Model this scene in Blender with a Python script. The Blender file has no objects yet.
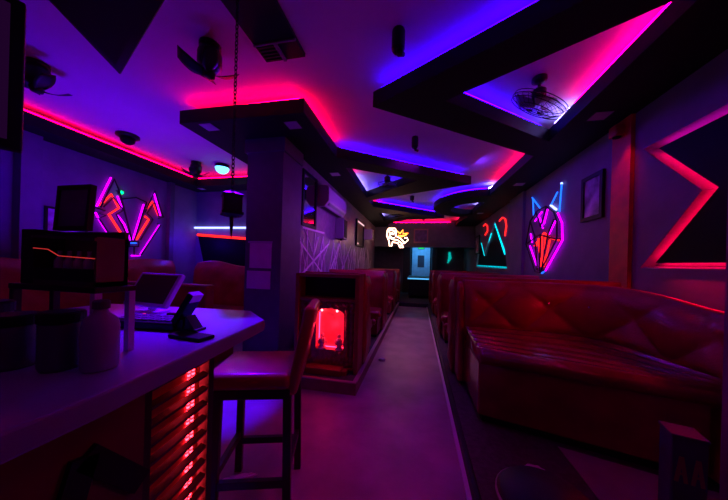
import bpy, bmesh, math, random
from mathutils import Vector, Matrix
from mathutils.geometry import tessellate_polygon
random.seed(7)
scene = bpy.context.scene
COL = scene.collection
PI = math.pi

# ------------------------------------------------------------------ camera
FPX, H, ROLL = 260.0, 1.36, 0.028
YAW = math.atan(54 / 260.0)
PY = 267 - 54 * ROLL
cam_d = bpy.data.cameras.new('camera'); cam = bpy.data.objects.new('camera', cam_d); COL.objects.link(cam)
cam_d.sensor_width = 36; cam_d.lens = FPX * 36 / 728; cam_d.shift_y = (PY - 250) / 728
cam_d.clip_start = 0.02
cam.matrix_world = Matrix.Translation((0, 0, H)) @ Matrix.Rotation(YAW, 4, 'Z') @ Matrix.Rotation(PI / 2, 4, 'X') @ Matrix.Rotation(ROLL, 4, 'Z')
scene.camera = cam

def at(u, v, ax, c):
    """point of the plane (ax = c) that the photograph shows at pixel (u, v)"""
    x = (u - 364) / FPX; y = -(v - PY) / FPX
    cr, sr = math.cos(ROLL), math.sin(ROLL)
    xr = cr * x - sr * y; yr = sr * x + cr * y
    d = Vector((math.cos(YAW) * xr - math.sin(YAW), math.sin(YAW) * xr + math.cos(YAW), yr))
    o = Vector((0, 0, H)); k = 'xyz'.index(ax)
    return o + d * ((c - o[k]) / d[k])

# ------------------------------------------------------------------ materials
def mat(name, color, rough=0.6, metal=0.0, noise=0.0, nscale=8.0, bump=0.0, bscale=40.0, coat=0.0, spec=0.5, trans=0.0, alpha=1.0):
    m = bpy.data.materials.new(name); m.use_nodes = True
    nt = m.node_tree; b = nt.nodes['Principled BSDF']
    b.inputs['Base Color'].default_value = (*color, 1)
    b.inputs['Roughness'].default_value = rough
    b.inputs['Metallic'].default_value = metal
    b.inputs['Coat Weight'].default_value = coat
    b.inputs['Coat Roughness'].default_value = 0.12
    b.inputs['Specular IOR Level'].default_value = spec
    b.inputs['Transmission Weight'].default_value = trans
    b.inputs['Alpha'].default_value = alpha
    tc = nt.nodes.new('ShaderNodeTexCoord')
    if noise:
        n = nt.nodes.new('ShaderNodeTexNoise'); n.inputs['Scale'].default_value = nscale; n.inputs['Detail'].default_value = 5
        nt.links.new(tc.outputs['Object'], n.inputs['Vector'])
        r = nt.nodes.new('ShaderNodeValToRGB')
        r.color_ramp.elements[0].position = 0.3; r.color_ramp.elements[1].position = 0.7
        r.color_ramp.elements[0].color = (*[c * (1 - noise) for c in color], 1)
        r.color_ramp.elements[1].color = (*[min(1, c * (1 + noise)) for c in color], 1)
        nt.links.new(n.outputs['Fac'], r.inputs['Fac']); nt.links.new(r.outputs['Color'], b.inputs['Base Color'])
    if bump:
        n2 = nt.nodes.new('ShaderNodeTexNoise'); n2.inputs['Scale'].default_value = bscale; n2.inputs['Detail'].default_value = 4
        nt.links.new(tc.outputs['Object'], n2.inputs['Vector'])
        bp = nt.nodes.new('ShaderNodeBump'); bp.inputs['Strength'].default_value = bump; bp.inputs['Distance'].default_value = 0.02
        nt.links.new(n2.outputs['Fac'], bp.inputs['Height']); nt.links.new(bp.outputs['Normal'], b.inputs['Normal'])
    return m

def emat(name, color, strength):
    m = bpy.data.materials.new(name); m.use_nodes = True
    nt = m.node_tree; nt.nodes.clear()
    o = nt.nodes.new('ShaderNodeOutputMaterial'); e = nt.nodes.new('ShaderNodeEmission')
    e.inputs['Color'].default_value = (*color, 1); e.inputs['Strength'].default_value = strength
    nt.links.new(e.outputs[0], o.inputs[0])
    return m

M = {}
M['floor'] = mat('vinyl floor', (0.31, 0.22, 0.30), 0.42, noise=0.25, nscale=3, bump=0.12, bscale=14)
M['platform'] = mat('dark carpet', (0.05, 0.045, 0.055), 0.8, noise=0.4, nscale=30, bump=0.3, bscale=120)
M['edge'] = mat('metal edging', (0.5, 0.42, 0.46), 0.35, 0.6)
M['trim_line'] = mat('pale metal strip', (0.75, 0.68, 0.8), 0.4, 0.2)
M['edge_wood'] = mat('dark red step face', (0.22, 0.06, 0.09), 0.5, noise=0.2)
M['ceiling'] = mat('ceiling paint', (0.72, 0.70, 0.74), 0.8, noise=0.04, nscale=2)
M['soffit'] = mat('black soffit', (0.007, 0.006, 0.009), 0.7, noise=0.2, nscale=4, spec=0.25)
M['wall'] = mat('grey violet wall', (0.20, 0.18, 0.25), 0.6, noise=0.15, nscale=3, bump=0.1, bscale=20)
M['wall_dark'] = mat('charcoal wall', (0.10, 0.09, 0.12), 0.5, noise=0.2, nscale=5)
M['wall_paper'] = mat('silver wallpaper', (0.24, 0.2, 0.25), 0.42, noise=0.2, nscale=10)
M['branch'] = mat('pale relief line', (0.9, 0.84, 0.92), 0.5)
M['pillar'] = mat('pillar paint', (0.13, 0.11, 0.16), 0.6, noise=0.1)
M['red_post'] = mat('red wall post', (0.75, 0.03, 0.05), 0.5, noise=0.15)  # red base colour over the whole post
M['leather'] = mat('red leather', (0.36, 0.012, 0.03), 0.42, noise=0.2, nscale=6, bump=0.15, bscale=60, coat=0.15)
M['leather_gloss'] = mat('glossy red leather', (0.24, 0.01, 0.025), 0.2, noise=0.25, nscale=5, bump=0.35, bscale=7, coat=0.6)
M['leather_dark'] = mat('dark red leather', (0.30, 0.012, 0.03), 0.45, noise=0.2, nscale=6)
M['plinth'] = mat('black plinth', (0.012, 0.01, 0.012), 0.6)
M['button'] = mat('bright stud', (0.7, 0.65, 0.7), 0.2, 0.9)
M['black'] = mat('black plastic', (0.006, 0.006, 0.008), 0.45, spec=0.3)
M['black_matte'] = mat('matte black', (0.008, 0.008, 0.009), 0.7)
M['black_gloss'] = mat('black glass', (0.004, 0.004, 0.006), 0.5, spec=0.1)
M['black_wood'] = mat('black stained wood', (0.025, 0.018, 0.018), 0.4, noise=0.3, nscale=12)
M['stool_leather'] = mat('stool red leather', (0.42, 0.03, 0.06), 0.35, noise=0.15, coat=0.2)
M['counter'] = mat('pale violet laminate', (0.30, 0.22, 0.50), 0.32, noise=0.12, nscale=5, coat=0.2)
M['counter_front'] = mat('dark red panel', (0.16, 0.025, 0.03), 0.5, noise=0.3, nscale=6)
M['louver_back'] = mat('red louver backing', (0.6, 0.04, 0.05), 0.5)
M['white_plastic'] = mat('white plastic', (0.62, 0.6, 0.65), 0.4)
M['lilac'] = mat('pale lilac plastic', (0.62, 0.52, 0.72), 0.4)
M['grey'] = mat('grey plastic', (0.2, 0.2, 0.22), 0.4)
M['screen'] = mat('dark screen', (0.015, 0.013, 0.02), 0.5, spec=.3)
M['bottle'] = mat('violet plastic bottle', (0.36, 0.2, 0.46), 0.35, noise=0.1)
M['jar'] = mat('smoky plastic jar', (0.10, 0.08, 0.12), 0.35, noise=0.2)
M['paper'] = mat('paper', (0.85, 0.72, 0.85), 0.8, noise=0.06)
M['mirror'] = mat('mirror glass', (0.75, 0.75, 0.8), 0.06, 1.0)
M['glass'] = mat('clear glass', (0.8, 0.8, 0.85), 0.05, trans=1.0, alpha=0.25)
M['frame_wood'] = mat('dark wood frame', (0.09, 0.05, 0.05), 0.4, noise=0.3)
M['gilt'] = mat('dark gilt carving', (0.30, 0.14, 0.08), 0.35, 0.5, noise=0.4, nscale=25, bump=0.4, bscale=40)
M['niche'] = mat('niche lining', (0.7, 0.25, 0.25), 0.4, noise=0.3, nscale=12)
M['steel'] = mat('brushed metal', (0.35, 0.35, 0.38), 0.3, 0.9)
M['ac'] = mat('aircon plastic', (0.42, 0.36, 0.44), 0.45)
M['bin'] = mat('navy bin', (0.05, 0.05, 0.12), 0.5, noise=0.2)
M['bin_mark'] = mat('faded red print', (0.30, 0.05, 0.10), 0.6)
M['tile'] = mat('recessed panel', (0.45, 0.4, 0.48), 0.4)
M['cloth'] = mat('pool cloth', (0.10, 0.55, 0.6), 0.8)
M['bevel'] = mat('niche bevel paint', (0.55, 0.5, 0.58), 0.5)
M['art'] = mat('abstract print', (0.45, 0.4, 0.66), 0.3, noise=0.9, nscale=5)
M['frond'] = mat('ornament', (0.85, 0.6, 0.6), 0.35, noise=0.3)
M['curtain'] = mat('dark curtain', (0.06, 0.05, 0.08), 0.8)
M['seat_far'] = mat('orange brown seat', (0.55, 0.16, 0.06), 0.5)

RED, BLUE, MAG, CYAN = (1.0, 0.0, 0.055), (0.03, 0.0, 1.0), (0.8, 0.0, 1.0), (0.0, 0.6, 0.75)
M['led_red'] = emat('red led', RED, 26)
M['led_red_hot'] = emat('bright red led', RED, 40)
M['led_red_soft'] = emat('soft red led', RED, 15)
M['led_blue'] = emat('blue led', BLUE, 24)
M['led_violet'] = emat('violet led', (0.55, 0.02, 1.0), 22)
M['led_white'] = emat('cold led', (0.3, 0.22, 1.0), 45)
M['neon_red'] = emat('red neon', (1.0, 0.012, 0.012), 3.2)
M['neon_mag'] = emat('magenta neon', (0.6, 0.0, 1.0), 4)
M['neon_blue'] = emat('blue neon', (0.01, 0.12, 1.0), 2.6)
M['neon_cyan'] = emat('cyan neon', (0.0, 0.65, 0.8), 1.8)
M['neon_white'] = emat('warm white neon', (1.0, 0.5, 0.34), 7)
M['neon_orange'] = emat('orange neon', (1.0, 0.22, 0.03), 7)
M['neon_ice'] = emat('pale blue neon', (0.25, 0.3, 1.0), 4)
M['led_counter'] = emat('red counter led', (1.0, 0.02, 0.04), 30)
M['bulb_red'] = emat('red bulb', (1.0, 0.05, 0.07), 60)
M['disc_cyan'] = emat('cyan lamp', (0.1, 0.55, 1.0), 4)
M['spot_blue'] = emat('blue spot lens', (0.05, 0.15, 1.0), 6)
M['spot_green'] = emat('green laser lens', (0.0, 0.9, 0.2), 4)
M['exit'] = emat('green sign', (0.02, 0.8, 0.15), 1.2)
M['tv_warm'] = emat('lit screen', (1.0, 0.55, 0.6), 1.2)
M['tv_violet'] = emat('violet screen', (0.25, 0.02, 0.4), 0.05)
M['label_white'] = mat('white label', (0.8, 0.8, 0.8), 0.5)

# ------------------------------------------------------------------ mesh building
class MB:
    def __init__(s): s.bm = bmesh.new()
    def box(s, x0, x1, y0, y1, z0, z1, mtx=None):
        vs = [s.bm.verts.new(p) for p in ((x0, y0, z0), (x1, y0, z0), (x1, y1, z0), (x0, y1, z0), (x0, y0, z1), (x1, y0, z1), (x1, y1, z1), (x0, y1, z1))]
        for f in ((3, 2, 1, 0), (4, 5, 6, 7), (0, 1, 5, 4), (1, 2, 6, 5), (2, 3, 7, 6), (3, 0, 4, 7)):
            s.bm.faces.new([vs[i] for i in f])
        if mtx is not None: bmesh.ops.transform(s.bm, matrix=mtx, verts=vs)
        return s
    def bar(s, p, q, w, d=None, up=(0, 0, 1)):
        p, q = Vector(p), Vector(q); d = d or w
        t = (q - p).normalized(); upv = Vector(up)
        if abs(t.dot(upv)) > 0.98: upv = Vector((0, 1, 0))
        a = t.cross(upv).normalized(); b = a.cross(t).normalized()
        vs = [s.bm.verts.new(c + a * i * w / 2 + b * j * d / 2) for c in (p, q) for i, j in ((-1, -1), (1, -1), (1, 1), (-1, 1))]
        for f in ((3, 2, 1, 0), (4, 5, 6, 7), (0, 1, 5, 4), (1, 2, 6, 5), (2, 3, 7, 6), (3, 0, 4, 7)):
            s.bm.faces.new([vs[i] for i in f])
        return s
    def tube(s, pts, r, n=8, closed=False, rs=None):
        pts = [Vector(p) for p in pts]; rings = []; m = len(pts); pa = None
        for i, p in enumerate(pts):
            if closed: t = pts[(i + 1) % m] - pts[i - 1]
            else: t = pts[min(i + 1, m - 1)] - pts[max(i - 1, 0)]
            t.normalize()
            if pa is None:
                u = Vector((0, 0, 1)) if abs(t.z) < 0.9 else Vector((0, 1, 0))
                a = t.cross(u).normalized()
            else:
                a = (pa - t * pa.dot(t)); a = a.normalized() if a.length > 1e-5 else t.orthogonal().normalized()
            pa = a; b = t.cross(a); rr = rs[i] if rs else r
            rings.append([s.bm.verts.new(p + (a * math.cos(2 * PI * k / n) + b * math.sin(2 * PI * k / n)) * rr) for k in range(n)])
        for i in range(m if closed else m - 1):
            A, B = rings[i], rings[(i + 1) % m]
            for k in range(n): s.bm.faces.new((A[k], A[(k + 1) % n], B[(k + 1) % n], B[k]))
        if not closed:
            s.bm.faces.new(rings[0][::-1]); s.bm.faces.new(rings[-1])
        return s
    def lathe(s, prof, c=(0, 0, 0), n=24):
        c = Vector(c); rings = []
        for r, z in prof:
            rings.append([s.bm.verts.new(c + Vector((r * math.cos(2 * PI * k / n), r * math.sin(2 * PI * k / n), z))) for k in range(n)])
        for A, B in zip(rings, rings[1:]):
            for k in range(n): s.bm.faces.new((A[k], A[(k + 1) % n], B[(k + 1) % n], B[k]))
        s.bm.faces.new(rings[0][::-1]); s.bm.faces.new(rings[-1])
        return s
    def prism(s, outer, z0, z1, holes=(), f=None):
        """solid between z0 and z1 on a plan with holes; f maps (a, b, c) to a point"""
        f = f or (lambda a, b, c: (a, b, c))
        loops = [list(outer)] + [list(h) for h in holes]
        flat = [p for l in loops for p in l]
        tri = tessellate_polygon([[Vector((p[0], p[1], 0)) for p in l] for l in loops])
        bot = [s.bm.verts.new(f(p[0], p[1], z0)) for p in flat]; top = [s.bm.verts.new(f(p[0], p[1], z1)) for p in flat]
        for t in tri:
            try: s.bm.faces.new([bot[i] for i in t]); s.bm.faces.new([top[i] for i in t][::-1])
            except ValueError: pass
        o = 0
        for l in loops:
            n = len(l)
            for i in range(n): s.bm.faces.new((bot[o + i], bot[o + (i + 1) % n], top[o + (i + 1) % n], top[o + i]))
            o += n
        return s
    def grid(s, fn, nu, nv):
        vs = [[s.bm.verts.new(fn(i / nu, j / nv)) for j in range(nv + 1)] for i in range(nu + 1)]
        for i in range(nu):
            for j in range(nv): s.bm.faces.new((vs[i][j], vs[i + 1][j], vs[i + 1][j + 1], vs[i][j + 1]))
        return s
    def ball(s, c, r, sz=1.0, n=12):
        res = bmesh.ops.create_uvsphere(s.bm, u_segments=n, v_segments=max(6, n // 2), radius=r)
        bmesh.ops.transform(s.bm, matrix=Matrix.Translation(c) @ Matrix.Diagonal((1, 1, sz, 1)), verts=res['verts'])
        return s
    def build(s, name, m, parent=None, bevel=0, smooth=False, seg=2):
        bmesh.ops.remove_doubles(s.bm, verts=s.bm.verts, dist=1e-6)
        bmesh.ops.recalc_face_normals(s.bm, faces=s.bm.faces)
        me = bpy.data.meshes.new(name); s.bm.to_mesh(me); s.bm.free()
        if smooth:
            for p in me.polygons: p.use_smooth = True
        o = bpy.data.objects.new(name, me); COL.objects.link(o)
        me.materials.append(m if not isinstance(m, str) else M[m])
        if parent is not None: o.parent = parent
        if bevel:
            b = o.modifiers.new('bevel', 'BEVEL'); b.width = bevel; b.segments = seg; b.limit_method = 'ANGLE'
        return o

def tag(o, label, cat, group=None, kind=None):
    o['label'] = label; o['category'] = cat
    if group: o['group'] = group
    if kind: o['kind'] = kind
    return o
def thing(name, label, cat, loc=(0, 0, 0), rz=0, group=None):
    o = bpy.data.objects.new(name, None); COL.objects.link(o); o.empty_display_size = 0.1
    o.location = loc; o.rotation_euler = (0, 0, rz)
    return tag(o, label, cat, group)
def struct(o):
    o['kind'] = 'structure'; return o
def dup(root, loc, rz=None, label=None):
    r = root.copy(); COL.objects.link(r); r.location = loc
    if rz is not None: r.rotation_euler = (0, 0, rz)
    if label: r['label'] = label
    for ch in list(root.children):
        c = ch.copy(); COL.objects.link(c); c.parent = r
        for g in list(ch.children):
            d = g.copy(); COL.objects.link(d); d.parent = c
    return r
def area(name, loc, target, size, power, color, sy=None):
    l = bpy.data.lights.new(name, 'AREA'); l.energy = power; l.color = color; l.size = size
    if sy: l.shape = 'RECTANGLE'; l.size_y = sy
    o = bpy.data.objects.new(name, l); COL.objects.link(o); o.location = loc
    o.rotation_euler = (Vector(target) - Vector(loc)).to_track_quat('-Z', 'Y').to_euler()
    return o
def spot(name, loc, target, angle, power, color, r=0.04, blend=0.6):
    l = bpy.data.lights.new(name, 'SPOT'); l.energy = power; l.color = color; l.spot_size = math.radians(angle); l.spot_blend = blend
    l.shadow_soft_size = r
    o = bpy.data.objects.new(name, l); COL.objects.link(o); o.location = loc
    o.rotation_euler = (Vector(target) - Vector(loc)).to_track_quat('-Z', 'Y').to_euler()
    return o
def point(name, loc, power, color, r=0.05):
    l = bpy.data.lights.new(name, 'POINT'); l.energy = power; l.color = color; l.shadow_soft_size = r
    o = bpy.data.objects.new(name, l); COL.objects.link(o); o.location = loc
    return o

# ------------------------------------------------------------------ the room
ZC, ZS0, ZS1 = 3.32, 3.04, 3.2
PZ = 0.12
XR, XL, XP = 2.2, -5.35, -1.85
YB, YBEAM = 13.6, 11.05
struct(MB().box(-5.6, 2.5, -2.2, 14, -0.1, 0).build('floor', 'floor'))
struct(MB().box(-5.6, 2.5, -2.2, 14, ZC, ZC + 0.1).build('ceiling', 'ceiling'))
struct(MB().box(XR + .12, XR + 0.25, -2.2, 14, 0, ZC).build('wall_right_back', 'wall_dark'))
struct(MB().box(XL - 0.12, XL, -2.2, 5.52, 0, ZC).build('wall_left', 'wall'))
struct(MB().box(XL - 0.12, -2.3, 5.4, 5.52, 0, ZC).build('wall_lounge', 'wall'))
struct(MB().box(-5.5, 2.4, YB, YB + 0.12, 0, ZC).build('wall_back', 'wall_dark'))
struct(MB().box(-5.5, 2.4, -2.2, -2.1, 0, ZC).build('wall_front', 'wall_dark'))

# right wall with two zigzag niches cut into it (plan axes: y along the wall, z up)
def wp(u, v): p = at(u, v, 'x', XR); return (p.y, p.z)
near_out = [wp(643, 149), wp(742, 96), (1.7, 2.85), (1.7, 1.40), wp(640, 268), wp(702, 190)]
far_out = [wp(*q) for q in ((476, 267), (480, 236), (484.5, 255), (494.5, 221), (505, 250), (507, 269))]
f_right = lambda a, b, c: (c, a, b)
struct(MB().prism([(-2.2, 0), (14, 0), (14, ZC), (-2.2, ZC)], XR, XR + 0.12, [near_out, far_out], f_right).build('wall_right', 'wall'))

def inset(poly, d):
    n = len(poly); A = sum(poly[i][0] * poly[(i + 1) % n][1] - poly[(i + 1) % n][0] * poly[i][1] for i in range(n))
    sgn = 1 if A > 0 else -1; out = []
    for i in range(n):
        p0, p1, p2 = Vector(poly[i - 1]), Vector(poly[i]), Vector(poly[(i + 1) % n])
        e1 = (p1 - p0).normalized(); e2 = (p2 - p1).normalized()
        n1 = Vector((-e1.y, e1.x)) * sgn; n2 = Vector((-e2.y, e2.x)) * sgn
        b = (n1 + n2); k = d / max(0.25, (1 + n1.dot(n2)))
        out.append(tuple(p1 + b * k))
    return out

def niche(name, poly, label, led, d=0.05):
    t = thing(name, label, 'niche', (XR, 0, 0))
    inn = inset(poly, d * .4); dep = 0.1
    m = MB(); n = len(poly)
    for i in range(n):
        j = (i + 1) % n
        q = [m.bm.verts.new((0.001, *poly[i])), m.bm.verts.new((0.001, *poly[j])), m.bm.verts.new((dep, *inn[j])), m.bm.verts.new((dep, *inn[i]))]
        m.bm.faces.new(q)
    m.build('bevel_frame', 'bevel', t)
    MB().prism(inset(poly, d), dep - 0.055, dep - 0.045, (), lambda a, b, c: (c, a, b)).build('black_glass', 'black_gloss', t)
    MB().prism(inset(poly, d * .5), dep, dep + .01, (), lambda a, b, c: (c, a, b)).build('back_board', 'bevel', t)
    return t, inset(poly, d + .012), dep
nn, inn, dep = niche('zigzag_niche', near_out, 'black zigzag wall niche edged in red light above the curved sofa', RED)
for i, col in ((0, 'led_violet'), (4, 'led_red'), (5, 'led_red'), (3, 'led_red')):
    a, b = inn[i], inn[(i + 1) % len(inn)]
    if i == 0: a = tuple(Vector(a).lerp(Vector(b), .0))
    MB().tube([(dep - .025, *a), (dep - .025, *b)], 0.008, 6).build('led_strip', M['nich_' + col] if ('nich_' + col) in M else M.setdefault('nich_' + col, emat('niche ' + col, RED if 'red' in col else (0.6, 0.0, .5), 8 if 'red' in col else 4)), nn)
nf, inf_, dep = niche('zigzag_niche', far_out, 'black zigzag wall niche with cyan neon lines beyond the fox mask', CYAN, 0.05)
nf['category'] = 'niche'
X = dep - .085
for q in (((494.8, 224), (504.5, 254)), ((481, 243), (484, 255.5)), ((484, 255.5), (491, 233))):
    a, b = wp(*q[0]), wp(*q[1])
    MB().tube([(X, *a), (X, *b)], 0.026 if q[0][0] > 490 else .016, 6).build('neon_tube', 'neon_cyan', nf)
a, b = wp(476.5, 265.5), wp(506.5, 267.5)
MB().tube([(0.03, *a), (0.03, *b)], .02, 6).build('neon_sill', emat('cyan sill light', CYAN, 1.0), nf)
for pts, lab in ((((500, 221), (503, 217.5), (506, 219), (507, 226), (505.5, 236)), 'red neon hook above the near slope of the cyan zigzag niche'), (((484, 226), (486, 224), (488, 226), (488, 231), (485.5, 235)), 'red neon hook above the far slope of the cyan zigzag niche')):
    P = [wp(*q) for q in pts]
    tag(MB().tube([(XR - .016, *q) for q in P], 0.016, 8).build('neon_hook', 'neon_red', None, 0, True), lab, 'neon light', 'red neon hooks')

# platforms
def plat(poly, name):
    return struct(MB().prism(poly, 0.0, PZ).build(name, 'platform'))
plat([(-1.85, 2.66), (-0.62, 2.66), (-0.62, 9.0), (-1.85, 9.0)], 'platform_left')
plat([(0.37, -1.5), (2.2, -1.5), (2.2, 9.0), (0.37, 9.0)], 'platform_right')
plat([(-2.3, 9.0), (2.2, 9.0), (2.2, 13.6), (-2.3, 13.6)], 'platform_back')
struct(MB().box(-1.85, -0.60, 2.64, 2.66, 0, PZ + 0.006).box(-0.62, -0.60, 2.66, 9.0, 0, PZ + .006).build('trim_1', 'edge_wood'))
struct(MB().box(-1.85, -0.60, 2.63, 2.67, PZ + .006, PZ + 0.016).box(-0.64, -0.595, 2.67, 9.0, PZ + .006, PZ + .016).build('trim_2', 'edge'))
struct(MB().box(0.345, 0.37, -1.5, 9.0, 0, PZ - .03).build('trim_3', 'plinth'))
struct(MB().box(0.318, 0.35, -1.5, 9.0, 0, .02).build('trim_4', 'trim_line'))

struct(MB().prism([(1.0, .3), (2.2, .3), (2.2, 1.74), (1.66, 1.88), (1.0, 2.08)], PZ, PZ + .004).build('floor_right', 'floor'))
# partition between aisle and lounge, and pillar
struct(MB().box(-2.3, XP, 3.72, YBEAM, 0, ZS0).build('wall_partition', 'wall_paper'))
struct(MB().box(-2.34, -1.80, 3.18, 3.75, 0, ZS0).build('pillar', 'pillar'))
struct(MB().box(-2.37, -1.77, 3.15, 3.72, 2.86, ZS0).build('trim_5', 'pillar'))
# branch relief on the partition
m = MB()
rnd = random.Random(3)
y = 3.85
while y < 9.9:
    z0 = 1.1; h = rnd.uniform(.45, .95); lean = rnd.uniform(-.55, .55)
    m.bar((XP + .004, y, z0), (XP + .004, y + lean * h, z0 + h), .022, .012, (1, 0, 0))
    if rnd.random() < .6:
        m.bar((XP + .004, y + lean * h * .5, z0 + h * .5), (XP + .004, y + lean * h * .5 + rnd.uniform(-.45, .45), z0 + h * .5 + rnd.uniform(.2, .5)), .016, .012, (1, 0, 0))
    y += rnd.uniform(.1, .24)
for y0, z0, y1, z1 in ((3.8, 1.72, 5.0, 1.1), (3.85, 1.15, 5.2, 1.8), (3.9, 1.95, 4.9, 1.98), (5.2, 1.1, 6.2, 2.1), (6.2, 1.2, 7.0, 1.9), (7.8, 1.1, 8.6, 2.2)):
    m.bar((XP + .006, y0, z0), (XP + .006, y1, z1), .035, .012, (1, 0, 0))
br = m.build('branch_relief', 'branch'); br['kind'] = 'structure'; br.name = 'trim_6'

# red post on right wall
struct(MB().box(XR - .04, XR - .001, 3.25, 3.52, PZ, ZS0 - .001).build('post_right', 'red_post'))
struct(MB().box(XR - .05, XR - .001, 6.1, 6.95, PZ, ZS0 - .001).build('pilaster_right', 'wall'))
# near post that closes the frame on the right
struct(MB().box(1.455, 1.8, 1.2, 1.585, PZ, ZC).build('post_front', 'wall'))

# ------------------------------------------------------------------ soffits
def ell(cx, cy, a, b, t0, t1, n):
    return [(cx + a * math.cos(math.radians(t0 + (t1 - t0) * i / n)), cy + b * math.sin(math.radians(t0 + (t1 - t0) * i / n))) for i in range(n + 1)]
tri1 = [(0.22, 2.72), (1.62, 3.79), (1.63, 1.86)]
ring_o = ell(1.56, 7.7, 1.16, 1.3, 270, 90, 28)
ring_h = ell(1.6, 7.8, 0.72, 0.78, 270, 90, 20)
right_poly = [(2.2, -2.1), (1.62, -2.1), (1.62, 1.46), (-0.515, 2.705), (1.62, 4.25), (1.56, 6.4)] + ring_o[1:-1] + [(1.56, 9.0), (1.42, 9.75), (1.42, YBEAM), (2.2, YBEAM)]
struct(MB().prism(right_poly, ZS0, ZS1, [tri1, ring_h]).build('soffit_right', 'soffit'))
tri2 = [(-1.27, 4.32), (-0.05, 5.14), (-1.29, 6.3)]
tri3 = [(-1.27, 8.1), (-0.5, 8.75), (-1.29, 9.6)]
left_poly = [(-2.92, 2.66), (-1.29, 2.68), (-1.29, 3.88), (0.99, 5.5), (-1.0, 6.46), (-1.29, 6.62), (-1.29, 7.3), (0.82, 9.15), (-0.43, 9.37), (-1.2, 10.3), (-1.29, YBEAM), (-2.3, YBEAM), (-2.3, 5.4), (-2.92, 5.4)]
struct(MB().prism(left_poly, ZS0, ZS1, [tri2, tri3]).build('soffit_left', 'soffit'))
lounge_poly = [(-5.35, -2.1), (-4.93, -2.1), (-4.93, 4.95), (-2.92, 4.95), (-2.92, 5.4), (-5.35, 5.4)]
struct(MB().prism(lounge_poly, ZS0, ZS1).build('soffit_lounge', 'soffit'))
struct(MB().box(-2.3, XR, YBEAM, YBEAM + .45, 2.2, ZS1).build('beam_back', 'wall_dark'))
struct(MB().box(-2.3, XR, YBEAM + .45, YB, 2.6, 2.7).build('ceiling_back', 'soffit'))

def led(name, label, pts, m, z=ZS1 + .035, r=0.011):
    o = MB().tube([(x, y, z) for x, y in pts], r, 6).build(name, m)
    return tag(o, label, 'led strip', 'led strips on the soffit edges')
def off(a, b, d):
    a, b = Vector(a), Vector(b); t = (b - a).normalized(); n = Vector((-t.y, t.x)) * d
    return [tuple(a + n), tuple(b + n)]
# nearer edges facing the camera (left side of travel is inside the soffit)
led('led_strip', 'blue light strip on the near edge of the big black zigzag soffit', off((-0.46, 2.672), (1.9, 1.29), .055), 'led_blue')
led('led_strip', 'blue light strip at the long lower edge of the first triangular opening', [(0.42, 2.92), (1.5, 3.76)], 'led_blue')
led('led_strip', 'cold white light strip at the far corner of the first triangular opening', [(1.66, 3.72), (1.66, 3.4)], 'led_white')
led('led_strip', 'red and violet light strip along the right edge of the first triangular opening', [(1.66, 3.3), (1.66, 1.95)], emat('pink led', (1, 0, .22), 24))
led('led_strip', 'red light strip along the right soffit beyond the first zigzag', [(1.67, 4.3), (1.62, 6.2)], 'led_red')
led('led_strip', 'blue light strip around the curved soffit on the right', ell(1.56, 7.7, 1.08, 1.22, 268, 110, 24), 'led_blue')
led('led_strip', 'cold light strip where the curved soffit meets the straight edge', [(1.62, 6.3), (1.56, 6.5)], 'led_white')
led('led_strip', 'blue light strip in the opening of the curved soffit', [(1.68, 8.4), (1.68, 7.4)], 'led_white', r=.007)
led('led_strip', 'red light strip on the front edge of the soffit over the pillar', [(-2.84, 2.74), (-1.37, 2.74)], 'led_red_hot')
led('led_strip', 'red light strip on the aisle edge of the soffit over the pillar', [(-1.37, 2.8), (-1.36, 3.9)], 'led_red_hot')
led('led_strip', 'blue light strip on the near edge of the second zigzag soffit', [(-1.28, 4.0), (0.84, 5.5)], 'led_blue')
led('led_strip', 'red light strip at the near corner of the second triangular opening', [(-1.36, 4.75), (-1.36, 5.3)], 'led_red')
led('led_strip', 'cold white light strip on the left edge of the second triangular opening', [(-1.37, 5.4), (-1.39, 6.9)], 'led_white', r=.006)
led('led_strip', 'blue light strip on the far edge of the second triangular opening', [(-1.15, 6.36), (-0.05, 5.28)], 'led_blue')
led('led_strip', 'short red light strip on the left soffit between second and third zigzag', [(-1.37, 7.4), (-1.38, 7.9)], 'led_red')
led('led_strip', 'blue light strip on the near edge of the third zigzag soffit', [(-1.2, 7.46), (0.70, 9.14)], 'led_blue')
led('led_strip', 'cold white light strip in the third triangular opening', [(-1.36, 8.4), (-1.42, 9.95)], 'led_white', r=.01)
led('led_strip', 'red light strip along the far end of the coffered ceiling', [(-1.4, YBEAM + .06), (1.24, YBEAM + .06)], 'led_red')
led('led_strip', 'red light strip on the right soffit beyond the curved soffit', [(1.6, 9.2), (1.5, YBEAM)], 'led_red')
led('led_strip', 'long red light strip in the lounge cove over the fox mask wall', [(-5.0, -1.0), (-5.0, 4.9)], 'led_red_soft')
led('led_strip', 'red light strip in the lounge cove over the far wall', [(-4.95, 5.02), (-2.98, 5.02)], 'led_red_soft')

# square recessed lights (switched off)
def ceil_panel(x, y, label, s=.16):
    t = thing('recessed_light', label, 'ceiling light', (x, y, ZS0), 0, 'square recessed lights in the black soffits')
    MB().box(-s / 2 - .015, s / 2 + .015, -s / 2 - .015, s / 2 + .015, -.004, .012).build('rim', 'black', t)
    MB().box(-s / 2, s / 2, -s / 2, s / 2, -.008, -.002).build('diffuser', 'tile', t)
ceil_panel(-2.6, 2.78, 'square unlit recessed light over the lounge side of the pillar')
ceil_panel(-1.53, 2.9, 'square unlit recessed light over the shrine side of the pillar')
ceil_panel(1.87, 3.24, 'square unlit recessed light above the red post')
ceil_panel(1.9, 5.6, 'square unlit recessed light above the fox mask on the right wall')
ceil_panel(1.8, 8.4, 'square unlit recessed light above the cyan niche')
ceil_panel(-1.55, 4.6, 'square unlit recessed light above the air conditioner')
ceil_panel(-4.98, 5.15, 'square unlit recessed light in the corner of the lounge soffit', .13)

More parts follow.
